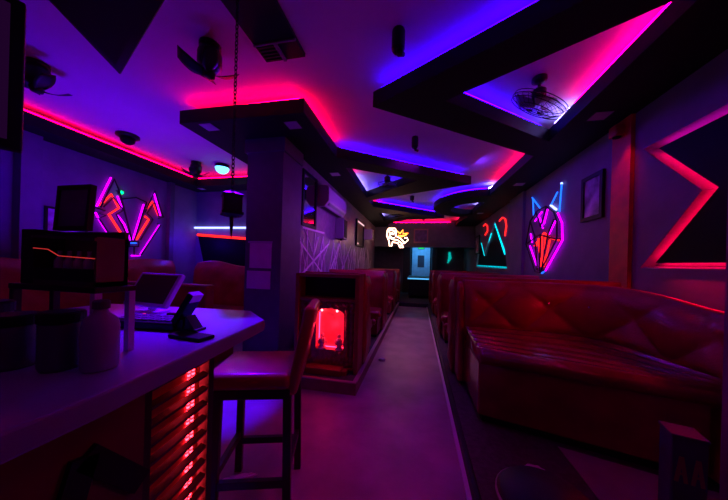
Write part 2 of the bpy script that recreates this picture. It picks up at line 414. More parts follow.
# ------------------------------------------------------------------ ceiling fittings
def fan(loc, label, r=.2, drop=.22, tilt=(0, 0), dark='black'):
    t = thing('ceiling_fan', label, 'fan', loc, 0, 'round caged fans under the ceiling')
    MB().lathe([(.07, 0), (.07, -.03), (.03, -.05)], n=16).build('canopy', dark, t, 0, True)
    MB().tube([(0, 0, -.04), (0, 0, -drop)], .015).build('stem', dark, t)
    mo = MB().lathe([(.03, -drop + .03), (.065, -drop), (.065, -drop - .08), (.04, -drop - .11)], n=18).build('motor', dark, t, 0, True)
    R = Matrix.Translation((0, 0, -drop - .14)) @ Matrix.Rotation(tilt[0], 4, 'X') @ Matrix.Rotation(tilt[1], 4, 'Y')
    g = MB()
    for rr, zz in ((r, 0), (r * .98, -.03), (r * .98, .03), (r * .66, -.055), (r * .33, -.065)):
        g.tube([R @ Vector((rr * math.cos(a * PI / 16), rr * math.sin(a * PI / 16), zz)) for a in range(32)], .004, 5, True)
    for k in range(24):
        a = k * PI / 12
        g.tube([R @ Vector((q * r * math.cos(a), q * r * math.sin(a), z)) for q, z in ((.1, -.066), (.33, -.065), (.66, -.055), (1, 0), (.6, .05), (.12, .06))], .0022, 4)
    g.build('guard', dark, t)
    for k in range(3):
        b = MB(); a0 = k * 2 * PI / 3 + .4
        def f(u, v):
            rad = r * (.12 + .78 * u); an = a0 + (v - .5) * (1.0 - .2 * u)
            return R @ Vector((rad * math.cos(an), rad * math.sin(an), (v - .5) * .05))
        b.grid(f, 6, 6); o = b.build('blade', 'grey', mo, 0, True)
        s = o.modifiers.new('thick', 'SOLIDIFY'); s.thickness = .003
    return t
fan((1.16, 2.95, ZC), 'round caged fan inside the first triangular ceiling opening', .27, .13, (.35, .45))
fan((-0.672, 5.376, ZC), 'round caged fan inside the second triangular ceiling opening', .2, .12, (.4, .1))
fan((-0.720, 8.592, ZC), 'round caged fan inside the third triangular ceiling opening', .2, .12, (.4, .1))

def blade_fan(loc, label, rz=0):
    t = thing('ceiling_fan', label, 'fan', loc, rz, 'small black wall fans hung from the ceiling')
    MB().lathe([(.09, 0), (.09, -.03), (.04, -.07)], n=16).build('canopy', 'black', t, 0, True)
    MB().lathe([(.085, -.04), (.10, -.09), (.10, -.18), (.06, -.23)], n=18).build('motor', 'black', t, 0, True)
    MB().lathe([(.03, -.23), (.05, -.25), (.045, -.29), (.02, -.30)], n=14).build('hub', 'black', t, 0, True); hb = COL.objects[-1]
    for k in range(4):
        a0 = k * PI / 2 + .3
        b = MB()
        def f(u, v):
            rad = .04 + .20 * u; w = (.035 + .06 * math.sin(u * PI * .8)) * (v - .5) * 1.4
            return Vector((rad * math.cos(a0) - w * math.sin(a0), rad * math.sin(a0) + w * math.cos(a0), -.26 + .09 * u * u + (v - .5) * .04))
        b.grid(f, 8, 4); o = b.build('blade', 'black', hb, 0, True)
        s = o.modifiers.new('thick', 'SOLIDIFY'); s.thickness = .004
    return t
blade_fan((-1.901, 2.016, ZC), 'small dark ceiling fan in front of the pillar soffit', .5)
blade_fan((-3.840, 1.901, ZC), 'small dark ceiling fan over the lounge at the photo left edge', 1.1)
blade_fan((-4.368, 4.368, ZC), 'small metal ceiling fan over the far corner of the lounge', .2)

def lamp_spot(loc, label, r=.05, l=.15):
    t = thing('spotlight', label, 'spotlight', loc, 0, 'small dark spotlights on the ceiling')
    MB().lathe([(r * .9, 0), (r, -.015), (r, -l), (r * .75, -l - .02)], n=18).build('housing', 'black', t, 0.003)
    MB().tube([(0, 0, -l), (.01, -.02, -l - .06), (.05, -.04, -l - .08)], .018, 8).build('lens_barrel', 'black', t)
    return t
lamp_spot((-0.211, 2.160, ZC), 'black cylinder spotlight alone on the ceiling near the camera', .055, .16)
lamp_spot((-0.096, 3.984, ZC), 'dark spotlight on the ceiling before the second zigzag')
lamp_spot((-0.211, 7.296, ZC), 'dark spotlight on the ceiling before the third zigzag', .06, .1)
lamp_spot((0.15, 9.9, ZC), 'dark spotlight on the ceiling in front of the red end strip', .06, .18)

t = thing('dome_camera', 'dark dome camera on the lounge ceiling beside the red cove', 'camera', (-4.560, 3.264, ZC))
MB().lathe([(.15, 0), (.15, -.03), (.11, -.05)], n=20).build('base', 'black', t, 0, True)
MB().lathe([(.10, -.05), (.085, -.11), (.04, -.145), (.01, -.15)], n=20).build('dome', 'black_gloss', t, 0, True)
t = thing('party_light', 'round cyan glowing party lamp on the lounge ceiling beside the pillar', 'lamp', (-3.936, 4.560, ZC))
MB().lathe([(.12, 0), (.12, -.05), (.14, -.07)], n=20).build('housing', 'black', t, 0, True)
MB().lathe([(.13, -.07), (.11, -.13), (.06, -.17), (.01, -.18)], n=20).build('lens', 'disc_cyan', t, 0, True)

# grille on the ceiling
t = thing('ceiling_vent', 'long black air vent panel on the ceiling above the counter', 'vent', (-1.28, -.08, ZC))
MB().box(-.2, .2, 1.4, 2.33, -.035, 0).build('panel', 'black', t, .004)
MB().box(-.2, .2, 2.12, 2.135, -.05, -.035).box(-.015, .015, 2.135, 2.33, -.05, -.035).build('bars', 'grey', t)
for k in range(5):
    MB().box(-.185, -.02, 2.15 + k * .036, 2.165 + k * .036, -.048, -.036).build('slat', 'black_matte', t)

# hanging lantern
LX, LY = -1.212, 1.5
t = thing('hanging_lantern', 'black square lantern hanging on a long chain beside the pillar', 'lamp', (LX, LY, 0))
ch = MB()
z = 1.83
k = 0
while z < ZC - .02:
    a = (k % 2) * PI / 2
    ch.tube([(.009 * math.cos(2 * PI * q / 10) * math.cos(a), .009 * math.cos(2 * PI * q / 10) * math.sin(a), z + .018 * math.sin(2 * PI * q / 10)) for q in range(10)], .0035, 5, True)
    z += .027; k += 1
ch.build('chain', 'black', t)
MB().lathe([(.05, ZC), (.05, ZC - .02), (.01, ZC - .04)], n=14).build('ceiling_rose', 'black', t)
MB().lathe([(.012, 1.835), (.03, 1.82), (.085, 1.80), (.085, 1.79)], n=4).build('cap', 'black', t)
MB().lathe([(.078, 1.79), (.078, 1.685)], n=4).build('shade', 'black_matte', t)
MB().lathe([(.09, 1.685), (.09, 1.67), (.03, 1.655)], n=4).build('bottom_rim', 'black', t)
MB().lathe([(.014, 1.66), (.01, 1.58), (.002, 1.51)], n=8).build('finial', 'black', t)

# corner speaker top left and display at the left edge
t = thing('speaker', 'big black speaker cabinet hung at the ceiling above the counter', 'speaker', (0, 0, 0))
sp = [(-2.02, 1.39), (-1.74, .80), (-1.0, .42), (-.85, .85)]
MB().prism(sp, 2.60, 2.95).build('cabinet', 'black', t, .015)
MB().prism(inset(sp, .05), 2.592, 2.602).build('grille', 'black_matte', t)
MB().tube([(-1.5, .85, 2.9), (-1.5, .85, ZC)], .025).build('bracket', 'black', t)
t = thing('television', 'black framed television at the far left edge of the photo', 'television', (-1.95, .92, 0), math.radians(62))
MB().box(-.8, 0, 0, .05, 1.88, 2.62).build('casing', 'black', t, .006)
MB().box(-.76, -.045, -.008, 0, 1.925, 2.58).build('screen', 'tv_violet', t)
MB().box(-.45, -.35, .05, .09, 2.2, 2.3).tube([(-.4, .08, 2.25), (-.4, .08, ZC)], .02).build('mount', 'black', t)

# ------------------------------------------------------------------ bar counter
def dotted():
    m = emat('dotted led tape', (1.0, 0.02, 0.04), 1); nt = m.node_tree
    tc = nt.nodes.new('ShaderNodeTexCoord'); sx = nt.nodes.new('ShaderNodeSeparateXYZ')
    mu = nt.nodes.new('ShaderNodeMath'); mu.operation = 'MULTIPLY'; mu.inputs[1].default_value = 70
    fr = nt.nodes.new('ShaderNodeMath'); fr.operation = 'FRACT'
    lt = nt.nodes.new('ShaderNodeMath'); lt.operation = 'LESS_THAN'; lt.inputs[1].default_value = .5
    ml = nt.nodes.new('ShaderNodeMath'); ml.operation = 'MULTIPLY_ADD'; ml.inputs[1].default_value = 16; ml.inputs[2].default_value = 2
    nt.links.new(tc.outputs['Object'], sx.inputs[0]); nt.links.new(sx.outputs['Z'], mu.inputs[0]); nt.links.new(mu.outputs[0], fr.inputs[0])
    nt.links.new(fr.outputs[0], lt.inputs[0]); nt.links.new(lt.outputs[0], ml.inputs[0])
    e = [n for n in nt.nodes if n.type == 'EMISSION'][0]; nt.links.new(ml.outputs[0], e.inputs['Strength'])
    return m
dots = dotted()
t = thing('bar_counter', 'pale bar counter with a chamfered end and red lit louvers', 'counter', (0, 0, 0))
ctop = [(-0.585, -1.2), (-0.592, .4), (-0.677, 1.07), (-0.87, 1.245), (-1.75, 1.17), (-1.75, -1.2)]
MB().prism(ctop, 1.05, 1.1).build('worktop', 'counter', t, .006)
MB().box(-1.6, -.70, -1.2, .56, 0, 1.05).build('body', 'counter_front', t)
lb = MB().box(-1.6, -.80, .56, .84, 0, 1.05).build('louver_backing', 'louver_back', t)
for k in range(19):
    z = 1.0 - k * .053
    MB().bar((-.722, .57, z), (-.755, .82, z), .022, .012, (.3, 0, 1)).build('slat', 'black_wood', t)
MB().bar((-.715, .57, 0), (-.715, .57, 1.05), .028, .02).build('post', 'black_wood', t)
MB().bar((-.765, .838, 0), (-.765, .838, 1.05), .04, .025).build('post', 'black_wood', t)
MB().box(-.87, -.75, .842, .852, 0, 1.05).build('end_panel', 'black_wood', t)
for yy in (.787, .805):
    MB().box(-.8005, -.794, yy, yy + .008, .12, 1.03).build('led_strip', dots, lb)
m = MB(); m.bar((-.695, .33, .55), (-.695, .43, .93), .05, .015, (1, 0, 0)).bar((-.695, .43, .93), (-.695, .55, .78), .05, .015, (1, 0, 0)); m.build('black_chevron', 'black', t)

# things on the counter
CZ = 1.1
t = thing('touch_monitor', 'touch screen till monitor with a pale rim on the counter', 'monitor', (-1.27, 1.04, CZ), -.12)
R = Matrix.Translation((0, .0, .1)) @ Matrix.Rotation(-.5, 4, 'X')
MB().lathe([(.07, 0), (.07, .012), (.02, .018)], n=20).build('base', 'lilac', t)
MB().tube([(0, 0, .015), (0, .02, .10)], .018).build('neck', 'lilac', t)
cs = MB().box(-.145, .145, -.012, .012, -.075, .10, R).build('casing', 'lilac', t, .005)
MB().box(-.127, .127, -.0135, -.011, -.058, .087, R).build('screen', 'screen', cs)

t = thing('till_keyboard', 'black keypad till lying flat in front of the touch monitor', 'till', (-1.0, .83, CZ), .1)
kb = MB().box(-.15, .13, -.06, .06, 0, .03).build('base', 'black', t, .006)
for i in range(8):
    for j in range(3):
        MB().box(-.135 + i * .031, -.112 + i * .031, -.045 + j * .032, -.02 + j * .032, .03, .036).build('key', 'grey', kb)
MB().box(-.11, -.10, .048, .058, .03, .034).build('indicator', emat('red indicator', (1, .02, .05), 3), kb)
t = thing('card_reader', 'black card reader propped upright on a stand with white tip', 'card reader', (-.875, .82, CZ), .1)
R = Matrix.Translation((0, 0, .03)) @ Matrix.Rotation(.55, 4, 'Y')
bd = MB().box(-.011, .011, -.032, .032, 0, .125, R).build('body', 'black_gloss', t, .004)
MB().box(-.0125, .0125, -.026, .026, .095, .126, R).build('white_tip', 'label_white', bd)
MB().prism([(.035, 0), (.085, 0), (.045, .055)], -.022, .022, (), lambda a, b, c: (a, c, b)).build('stand', 'black', t)
MB().box(-.01, .09, -.025, .025, 0, .008).box(-.01, .03, -.02, .02, 0, .04).build('foot', 'black', t)
t = tag(MB().box(-.03, .03, -.07, .07, 0, .012, Matrix.Translation((-.74, .74, CZ)) @ Matrix.Rotation(1.45, 4, 'Z')).build('phone', 'black_gloss', None, .003), 'dark phone lying flat near the counter edge', 'phone')
t = tag(MB().box(-.05, .05, -.012, .012, 0, .02, Matrix.Translation((-1.06, .99, CZ)) @ Matrix.Rotation(.2, 4, 'Z')).build('scanner_cable_box', 'black', None, .003), 'small black box on the counter between monitor and keypad', 'box')

t = thing('plastic_bottle', 'violet plastic bottle with a narrow neck standing on the counter', 'bottle', (-.728, .475, CZ))
MB().lathe([(.03, 0), (.034, .006), (.034, .10), (.03, .118), (.014, .132), (.013, .142)], n=24).build('body', 'bottle', t, 0, True)
MB().lathe([(.016, .142), (.016, .158), (.013, .162)], n=18).build('cap', 'jar', t)
for i, (x, y, r, h, lab) in enumerate(((-.815, .455, .038, .13, 'dark round jar with lid nearest the violet bottle'), (-.93, .43, .045, .12, 'dark round jar with lid second from the violet bottle'), (-1.06, .44, .05, .14, 'dark round jar with lid furthest from the violet bottle'))):
    t = thing('storage_jar', lab, 'jar', (x, y, CZ), 0, 'dark jars on the counter')
    MB().lathe([(r * .9, 0), (r, .01), (r, h * .8), (r * .9, h * .86)], n=24).build('body', 'jar', t, 0, True)
    MB().lathe([(r * 1.05, h * .84), (r * 1.05, h), (r * .95, h * 1.03)], n=24).build('lid', 'black', t)

t = thing('shelf_riser', 'black raised shelf on posts over the dark jars on the counter', 'shelf', (0, 0, CZ))
MB().box(-1.10, -.79, .50, .60, .17, .185).build('board', 'black', t, .002)
for x, y in ((-1.09, .51), (-.80, .51), (-1.09, .59), (-.80, .59)):
    MB().box(x - .008, x + .008, y - .008, y + .008, 0, .17).build('post', 'lilac' if x > -1 else 'black', t)
ZD = CZ + .185
t = thing('display_case', 'dark display case with glass front on the raised counter shelf', 'display case', (-.96, .55, ZD))
MB().box(-.125, -.075, -.035, .04, 0, .15).build('side_box', 'black_matte', t, .002)
car = MB().box(-.075, .15, .03, .04, 0, .15).box(-.075, .15, -.035, .04, 0, .012).box(.142, .15, -.035, .04, 0, .13).build('carcass', 'frame_wood', t)
MB().box(-.075, .15, -.035, .04, .135, .142).build('glass_shelf', 'glass', t)
MB().bar((-.075, -.038, .130), (.152, -.038, .122), .007).build('front_rail', 'frame_wood', car)
MB().box(-.075, .142, -.036, -.033, .012, .045).build('kick_panel', 'black', car)
MB().tube([(-.075, -.036, .098), (-.02, -.036, .095), (.02, -.036, .078), (.145, -.036, .073)], .0012, 6).build('red_reflection', emat('red reflection glow', (1, .05, .05), .5), t)  # glowing line standing in for a red reflection in the glass
for k in range(5):
    tag(MB().lathe([(.011, 0), (.012, .004), (.012, .05), (.005, .065), (.005, .08)], (-1.01 + k * .037, .555, ZD + .013), 14).build('miniature_bottle', 'bottle', None, 0, True),
        ['violet miniature bottle nearest the black side box in the display case', 'violet miniature bottle second from the side box in the display case', 'violet miniature bottle in the middle of the display case', 'violet miniature bottle second from the open end of the display case', 'violet miniature bottle at the open end of the display case'][k], 'bottle', 'miniature bottles in the display case')
t = thing('picture_frame', 'dark square framed print standing on the display case', 'picture', (-.965, .555, ZD + .151))
R = Matrix.Rotation(-.06, 4, 'X')
MB().prism([(-.064, 0), (.064, 0), (.064, .13), (-.064, .13)], -.007, .007, [[(-.054, .012), (.054, .012), (.054, .118), (-.054, .118)]], lambda a, b, c: R @ Vector((a, c, b))).build('frame', 'black', t)
MB().box(-.054, .054, -.003, .003, .012, .118, R).build('print', mat('violet print', (.16, .08, .2), .5, noise=.4), t)

# ------------------------------------------------------------------ bar stool
t = thing('bar_stool', 'red leather bar stool with black wooden legs at the counter end', 'stool', (-.888, 1.385, 0), math.radians(17))
def soft(name, m, x0, x1, y0, y1, z0, z1, bev, par, mtx=None):
    return MB().box(x0, x1, y0, y1, z0, z1, mtx).build(name, m, par, bev, True, 4)
soft('seat', 'stool_leather', -.235, .20, -.2, .2, .69, .78, .03, t)
MB().box(-.21, .20, -.19, .19, .645, .695).build('seat_frame', 'black_wood', t, .004)
for sx, sy in ((-1, -1), (-1, 1), (1, -1), (1, 1)):
    MB().bar((.185 if sx > 0 else -.168, sy * .17, .66), (.20 if sx > 0 else -.178, sy * .18, 0), .042, .036, (0, 1, 0)).build('leg', 'black_wood', t, .003)
for sy in (-1, 1):
    MB().bar((-.175, sy * .177, .2 + (.0 if sy < 0 else .0)), (.195, sy * .177, .2), .028, .04).build('stretcher', 'black_wood', t, .002)
for sx in (-1, 1):
    MB().bar((.192 if sx > 0 else -.173, -.177, .25), (.192 if sx > 0 else -.173, .177, .25), .028, .04).build('stretcher', 'black_wood', t, .002)
bk = MB()
def f(u, v):  # padded backrest slab leaning outwards
    return None
R = Matrix.Translation((.20, 0, .66)) @ Matrix.Rotation(.20, 4, 'Y')
soft('backrest', 'stool_leather', -.03, .03, -.185, .185, 0, .48, .022, t, R)

# floor litter
def crumple(name, label, loc, s, m='paper', sz=.4):
    b = MB(); r = random.Random(int(loc[0] * 1000))
    res = bmesh.ops.create_icosphere(b.bm, subdivisions=3, radius=1)
    for v in b.bm.verts:
        k = 1 + r.uniform(-.3, .3); v.co = Vector((v.co.x * s[0] * k, v.co.y * s[1] * k, (v.co.z * k + .75) * s[2]))
        v.co.z = max(.001, v.co.z)
    o = b.build(name, m); o.location = loc
    return tag(o, label, 'litter', 'scraps of paper on the floor')
o = crumple('paper_scrap', 'pale crumpled paper strip on the floor under the bar stool', (-1.06, 1.45, 0), (.09, .025, .008)); o.rotation_euler.z = .5
crumple('paper_scrap', 'tiny pale paper fleck on the floor beside the bar stool leg', (-1.15, 1.38, 0), (.012, .01, .004))
crumple('paper_scrap', 'violet crumpled wrapper on the aisle floor before the left booths', (-.47, 3.72, 0), (.05, .035, .02), 'lilac')
crumple('paper_scrap', 'pale crumpled napkin on the dark platform beside the near red bench', (.74, 1.8, PZ), (.05, .03, .012), 'lilac')
t = thing('round_stool', 'low round black stool whose rim shows at the photo bottom edge', 'stool', (.46, 1.02, PZ))
MB().lathe([(.14, .40), (.155, .41), (.155, .44), (.14, .455), (.02, .46)], n=32).build('seat', 'black', t, 0, True)
MB().lathe([(.156, .425), (.160, .43), (.160, .436), (.156, .44)], n=32).build('rim', 'steel', t)
MB().tube([(0, 0, .02), (0, 0, .41)], .03).build('post', 'black', t)
MB().lathe([(.13, 0), (.13, .012), (.03, .025)], n=28).build('base', 'black', t)

t = thing('waste_bin', 'navy square bin with faint red print beside the right post', 'bin', (1.285, 1.56, PZ), -.3)
MB().prism([(-.06, -.06), (.06, -.06), (.06, .06), (-.06, .06)], 0, .47).build('body', 'bin', t, .008); bb = COL.objects[-1]
MB().prism([(-.064, -.064), (.064, -.064), (.064, .064), (-.064, .064)], .465, .48).build('rim', 'bin', t, .004)
for x in (-.028, .026):
    m = MB(); m.bar((x - .015, -.061, .26), (x, -.061, .38), .014, .003, (0, 1, 0)).bar((x + .017, -.061, .26), (x + .002, -.061, .38), .014, .003, (0, 1, 0)).bar((x - .012, -.061, .30), (x + .014, -.061, .30), .01, .003, (0, 1, 0))
    m.build('printed_mark', 'bin_mark', bb)

# ------------------------------------------------------------------ upholstered booths
def tuft(a, b):
    return (abs(math.sin(PI * (a + b))) * abs(math.sin(PI * (a - b)))) ** .45
def back_mesh(path, ztop, z0, z1s, thick=.15, lean=.12, tw=.30, th=.26, depth=.03, side=1, ns=None, nv=22):
    """upholstered backrest swept along a plan path; the tufted face lies to the left of travel when side = 1"""
    path = [Vector((p[0], p[1], 0)) for p in path]
    L = [0]
    for a, b in zip(path, path[1:]): L.append(L[-1] + (b - a).length)
    ns = ns or max(12, int(L[-1] / (.9 / nv)))
    def pos(s):
        s = min(max(s, 0), L[-1])
        for i in range(len(path) - 1):
            if s <= L[i + 1] + 1e-9:
                k = (s - L[i]) / max(1e-9, L[i + 1] - L[i]); return path[i].lerp(path[i + 1], k)
        return path[-1]
    m = MB(); rows = []
    for i in range(ns + 1):
        s = L[-1] * i / ns; p = pos(s); t = (pos(s + .06) - pos(s - .06)).normalized()
        n = Vector((-t.y, t.x, 0)) * side
        zt = ztop(s / L[-1]); row = []
        for j in range(nv + 1):
            v = j / nv; z = z0 + (zt - z0) * v
            edge = min(1, 5 * min(s, L[-1] - s) / .3) if True else 1
            d = depth * tuft(s / tw / 2, (z - z1s) / th / 2) * min(1, (1 - v) * 6 + .25) * min(1, max(0, (z - z1s + .05) * 8)) * max(.0, edge)
            rr = 0
            if v > .9: rr = (v - .9) / .1
            row.append(p + n * (-lean * v + d - rr * rr * .05) + Vector((0, 0, z)))
        # rounded top and flat rear
        for k in range(1, 6):
            a = k / 6 * PI
            row.append(p + n * (-lean - .05 - (thick - .05) / 2 * (1 - math.cos(a))) + Vector((0, 0, zt + .045 * math.sin(a))))
        row.append(p + n * (-lean - thick) + Vector((0, 0, zt - .03)))
        row.append(p + n * (-lean - thick) + Vector((0, 0, z0)))
        rows.append([m.bm.verts.new(q) for q in row])
    for A, B in zip(rows, rows[1:]):
        for k in range(len(A) - 1): m.bm.faces.new((A[k], A[k + 1], B[k + 1], B[k]))
        m.bm.faces.new((A[-1], A[0], B[0], B[-1]))
    m.bm.faces.new(rows[0]); m.bm.faces.new(rows[-1][::-1])
    return m

# --- near curved sofa on the right
def bez(p0, p1, p2, n):
    return [tuple((1 - t) ** 2 * Vector(p0) + 2 * t * (1 - t) * Vector(p1) + t * t * Vector(p2)) for t in [i / n for i in range(n + 1)]]
t = thing('curved_sofa', 'big tufted red leather sofa curving along the right wall by the post', 'sofa', (0, 0, 0))
cpath = [(.50, 2.90), (1.30, 2.88)] + bez((1.30, 2.88), (1.66, 2.86), (1.70, 2.35), 12)[1:] + [(1.72, 1.78)]
def ztop(s):
    if s < .52: return 1.188
    k = min(1, (s - .52) / .38); k = k * k * (3 - 2 * k)
    return 1.188 - .105 * k
b = back_mesh(cpath, ztop, PZ + .05, .72, .13, .12, .27, .25, .065, side=-1, nv=52)
sb = b.build('backrest', 'leather', t, 0, True)
bt = MB()
for (u, v) in ((490, 300), (477, 297), (533, 312), (572, 318), (676, 313), (708, 318)):
    pass
for k, (x, y, z) in enumerate(((.62, 2.955, 1.03), (.96, 2.95, 1.03), (1.30, 2.95, 1.03), (1.56, 2.78, 1.03), (1.80, 2.30, 1.0), (1.83, 1.95, .98))):
    MB().ball((x, y, z), .012, 1, 10).build('button', 'button', sb)
# seat: sloping cushion with long channels between the front edge and the crease
front = lambda u: Vector((.50 + 1.22 * u, 2.24 - .36 * u, 0))
def crease(u):
    pts = cpath; L = [0]
    for a, c in zip(pts, pts[1:]): L.append(L[-1] + (Vector(c) - Vector(a)).length)
    s = L[-1] * u * .97
    for i in range(len(pts) - 1):
        if s <= L[i + 1]:
            k = (s - L[i]) / (L[i + 1] - L[i]); return Vector((*Vector(pts[i]).lerp(Vector(pts[i + 1]), k), 0))
    return Vector((*pts[-1], 0))
sm = MB()
NU, NV = 40, 48
rows = []
for i in range(NU + 1):
    u = i / NU; a = front(u); c = crease(u); row = []
    for j in range(NV + 1):
        v = j / NV
        w = v if v > .12 else v
        p = a.lerp(c, v)
        z = .70 + .06 * v - .03 * math.sin(PI * u) * math.sin(PI * v) + .012 * abs(math.sin(PI * v * 6)) * min(1, v * 12)
        if v < .06: z -= .02 * (1 - v / .06) ** 2
        row.append(p + Vector((0, 0, z)))
    row = [a + Vector((0, .0, .60)), a + Vector((0, -.015, .64)), a + Vector((0, -.012, .675))] + row
    rows.append([sm.bm.verts.new(q) for q in row])
for A, B in zip(rows, rows[1:]):
    for k in range(len(A) - 1): sm.bm.faces.new((A[k], A[k + 1], B[k + 1], B[k]))
low = [sm.bm.verts.new(r[-1].co + Vector((0, 0, -.15))) for r in rows]
for i in range(NU): sm.bm.faces.new((rows[i][-1], low[i], low[i + 1], rows[i + 1][-1])); sm.bm.faces.new((rows[i][0], rows[i + 1][0], low[i + 1], low[i]))
sm.bm.faces.new(rows[0] + [low[0]]); sm.bm.faces.new((rows[-1] + [low[-1]])[::-1])
sm.build('seat', 'leather_gloss', t, 0, True)
bp = [(.505, 2.14), (1.71, 1.80), (1.75, 2.3), (1.55, 2.8), (1.3, 2.87), (.505, 2.9)]
bp[0] = (.505, 2.255); bp[1] = (1.70, 1.90)
MB().prism(bp, PZ + .06, .62).build('base', 'leather_gloss', t, .012)
MB().prism(inset(bp, .04), PZ, PZ + .06).build('plinth', 'plinth', t)
pn = MB().prism([(2.88, PZ + .05), (3.12, PZ + .05), (3.12, 1.17), (3.10, 1.21), (3.06, 1.21), (3.0, 1.15)], .44, .50, (), lambda a, b, c: (c, a, b)).build('end_panel', 'leather', t, .02, True, 3)

# --- straight booth benches: local +x along bench, sitter faces -y
def bench(w, label, loc, rz, group, aisle):
    """aisle = -1 / +1: the local x end that stands at the aisle"""
    t = thing('booth_bench', label, 'bench', loc, rz, group)
    path = [(-w / 2, 0), (w / 2, 0)]
    b = back_mesh(path, lambda s: 1.10, .02, .42, .12, .08, .26, .24, .022, side=-1)
    b.build('backrest', 'leather', t, 0, True)
    MB().box(-w / 2 + .01, w / 2 - .01, -.53, -.0, .30, .45).build('seat', 'leather', t, .05, True, 4)
    MB().box(-w / 2 + .03, w / 2 - .03, -.50, .0, .05, .30).build('base', 'leather_dark', t, .01)
    MB().box(-w / 2 + .05, w / 2 - .05, -.46, .0, 0, .05).build('plinth', 'plinth', t)
    # padded end panel with diamond tufts on the aisle side
    x = aisle * w / 2
    def f(u, v):
        yy = .20 - .30 * u; z = .04 + 1.06 * v
        e = min(1, min(u, 1 - u) * 8, min(v, 1 - v) * 12)
        return Vector((x + aisle * (.012 * e + .02 * e * tuft(u * .6, v * 2.1)), yy, z))
    g = MB(); g.grid(f, 14, 36)
    g.build('end_panel', 'leather', t, 0, True)
    MB().ball((x * .99, -.50, .40), .045, 1.0, 12).build('corner_cap', 'stool_leather', t, 0, True)
    return t
# right row: backs at X from .42 to 2.1; pairs back to back
W = 1.66; XC = .42 + W / 2
names = ['second', 'third', 'fourth', 'fifth']
GR, GL = 'red booth benches along the right wall', 'red booth benches along the left wall'
bench(W, 'red booth bench right behind the curved sofa facing the far end', (XC, 3.40, PZ), PI, GR, 1)
for i, yb in enumerate((4.94, 7.12, 9.25)):
    bench(W, 'red booth bench facing the camera, %s back in the right row' % names[i], (XC, yb, PZ), 0, GR, -1)
    if i < 2: bench(W, 'red booth bench facing the far end, behind the %s back of the right row' % names[i], (XC, yb + .43, PZ), PI, GR, 1)
WL = 1.15; XCL = -1.78 + WL / 2
bench(.80, 'red booth bench backing onto the glowing cabinet, facing the far end', (-1.03, 3.34, PZ), PI, GL, -1)
for i, yb in enumerate((4.94, 7.12, 9.25)):
    bench(WL, 'red booth bench facing the camera, %s back in the left row' % names[i], (XCL, yb, PZ), 0, GL, 1)
    if i < 2: bench(WL, 'red booth bench facing the far end, behind the %s back of the left row' % names[i], (XCL, yb + .43, PZ), PI, GL, -1)
# booth tables
def table(x, y, w, label):
    t = thing('booth_table', label, 'table', (x, y, PZ), 0, 'dark booth tables')
    MB().box(-w / 2, w / 2, -.23, .23, .68, .71).build('top', 'black_wood', t, .005)
    MB().tube([(0, 0, .02), (0, 0, .68)], .035).build('post', 'black', t)
    MB().box(-.2, .2, -.2, .2, 0, .02).build('foot', 'black', t)
for i, y in enumerate((4.13, 6.22)):
    table(1.35, y, 1.3, 'dark booth table in the right row, %s from the curved sofa' % ['first', 'second', 'third'][i])
    table(-1.25, y, .9, 'dark booth table in the left row, %s from the glowing cabinet' % ['first', 'second', 'third'][i])

# far seat by the pool table
t = thing('lounge_chair', 'low red chair with orange brown seat left of the pool table', 'chair', (-1.18, 10.3, PZ), 0)
MB().box(-.5, .3, .0, .15, .1, 1.0).build('backrest', 'leather', t, .03)
MB().box(-.5, .3, -.55, 0, .3, .45).build('seat', 'seat_far', t, .03)  # orange brown base colour over the whole seat
MB().box(-.45, .25, -.5, 0, 0, .3).build('base', 'plinth', t)

# ------------------------------------------------------------------ glowing cabinet at the end of the left booths
YF = 2.86
t = thing('shrine_cabinet', 'carved cabinet with a red glowing niche at the near end of left booths', 'cabinet', (-1.015, YF, PZ))
x0, x1, zt = -.405, .375, 1.13
MB().box(x0, x0 + .05, 0, .26, 0, zt).build('side_post', 'leather_dark', t, .01)
MB().box(x1 - .05, x1, 0, .26, 0, zt).build('side_post', 'leather_dark', t, .01)
MB().box(x0, x1, 0, .26, zt - .04, zt).build('top_rail', 'leather_dark', t, .012)
MB().box(x0 + .05, x1 - .05, .18, .26, .0, zt - .04).build('back_panel', 'black_matte', t)
MB().box(x0 + .05, x1 - .05, .02, .18, .81, .85).build('ledge', 'leather_dark', t, .008)
g = MB()
arch = [(-.15, .24), (.19, .24), (.19, .67), (.13, .71), (.02, .73), (-.09, .71), (-.15, .67)]
g.prism([(x0 + .05, .05), (x1 - .05, .05), (x1 - .05, .81), (x0 + .05, .81)], .05, .12, [arch], lambda a, b, c: (a, c, b))
for sx in (-1, 1):
    for xx in (.23, .29):
        prof = [(.022, .12), (.03, .14), (.02, .17), (.022, .4), (.016, .45), (.022, .5), (.02, .68), (.03, .71), (.022, .74)]
        g.lathe(prof, (sx * xx, .045, 0), 10)
rr = random.Random(5)
for k in range(46):
    a = rr.uniform(0, 1)
    if a < .5: xx, zz = rr.uniform(-.33, .33), rr.uniform(.74, .80)
    else: xx, zz = rr.uniform(-.33, .33), rr.uniform(.08, .24)
    g.ball((xx, .045, zz), rr.uniform(.012, .024), 1, 8)
g.build('carved_front', 'gilt', t, 0, False)
MB().box(-.17, .21, .165, .178, .22, .76).build('niche_back', 'niche', t)
MB().box(-.20, .20, -.10, .05, .0, .07).box(-.26, .26, -.06, .05, .0, .05).build('step', 'leather_dark', t, .006)
for x in (-.10, .09):
    MB().ball((x, .10, .69), .012, 1, 10).build('bulb', 'bulb_red', t)
for x in (-.142, .182):
    b_ = MB(); b_.box(x - .004, x + .004, .135, .15, .28, .66); b_.build('led_strip', emat('niche led', (1, .01, .05), 16), t)
MB().box(-.13, .17, .135, .15, .245, .252).build('led_strip', emat('niche led low', (1, .01, .05), 16), t)
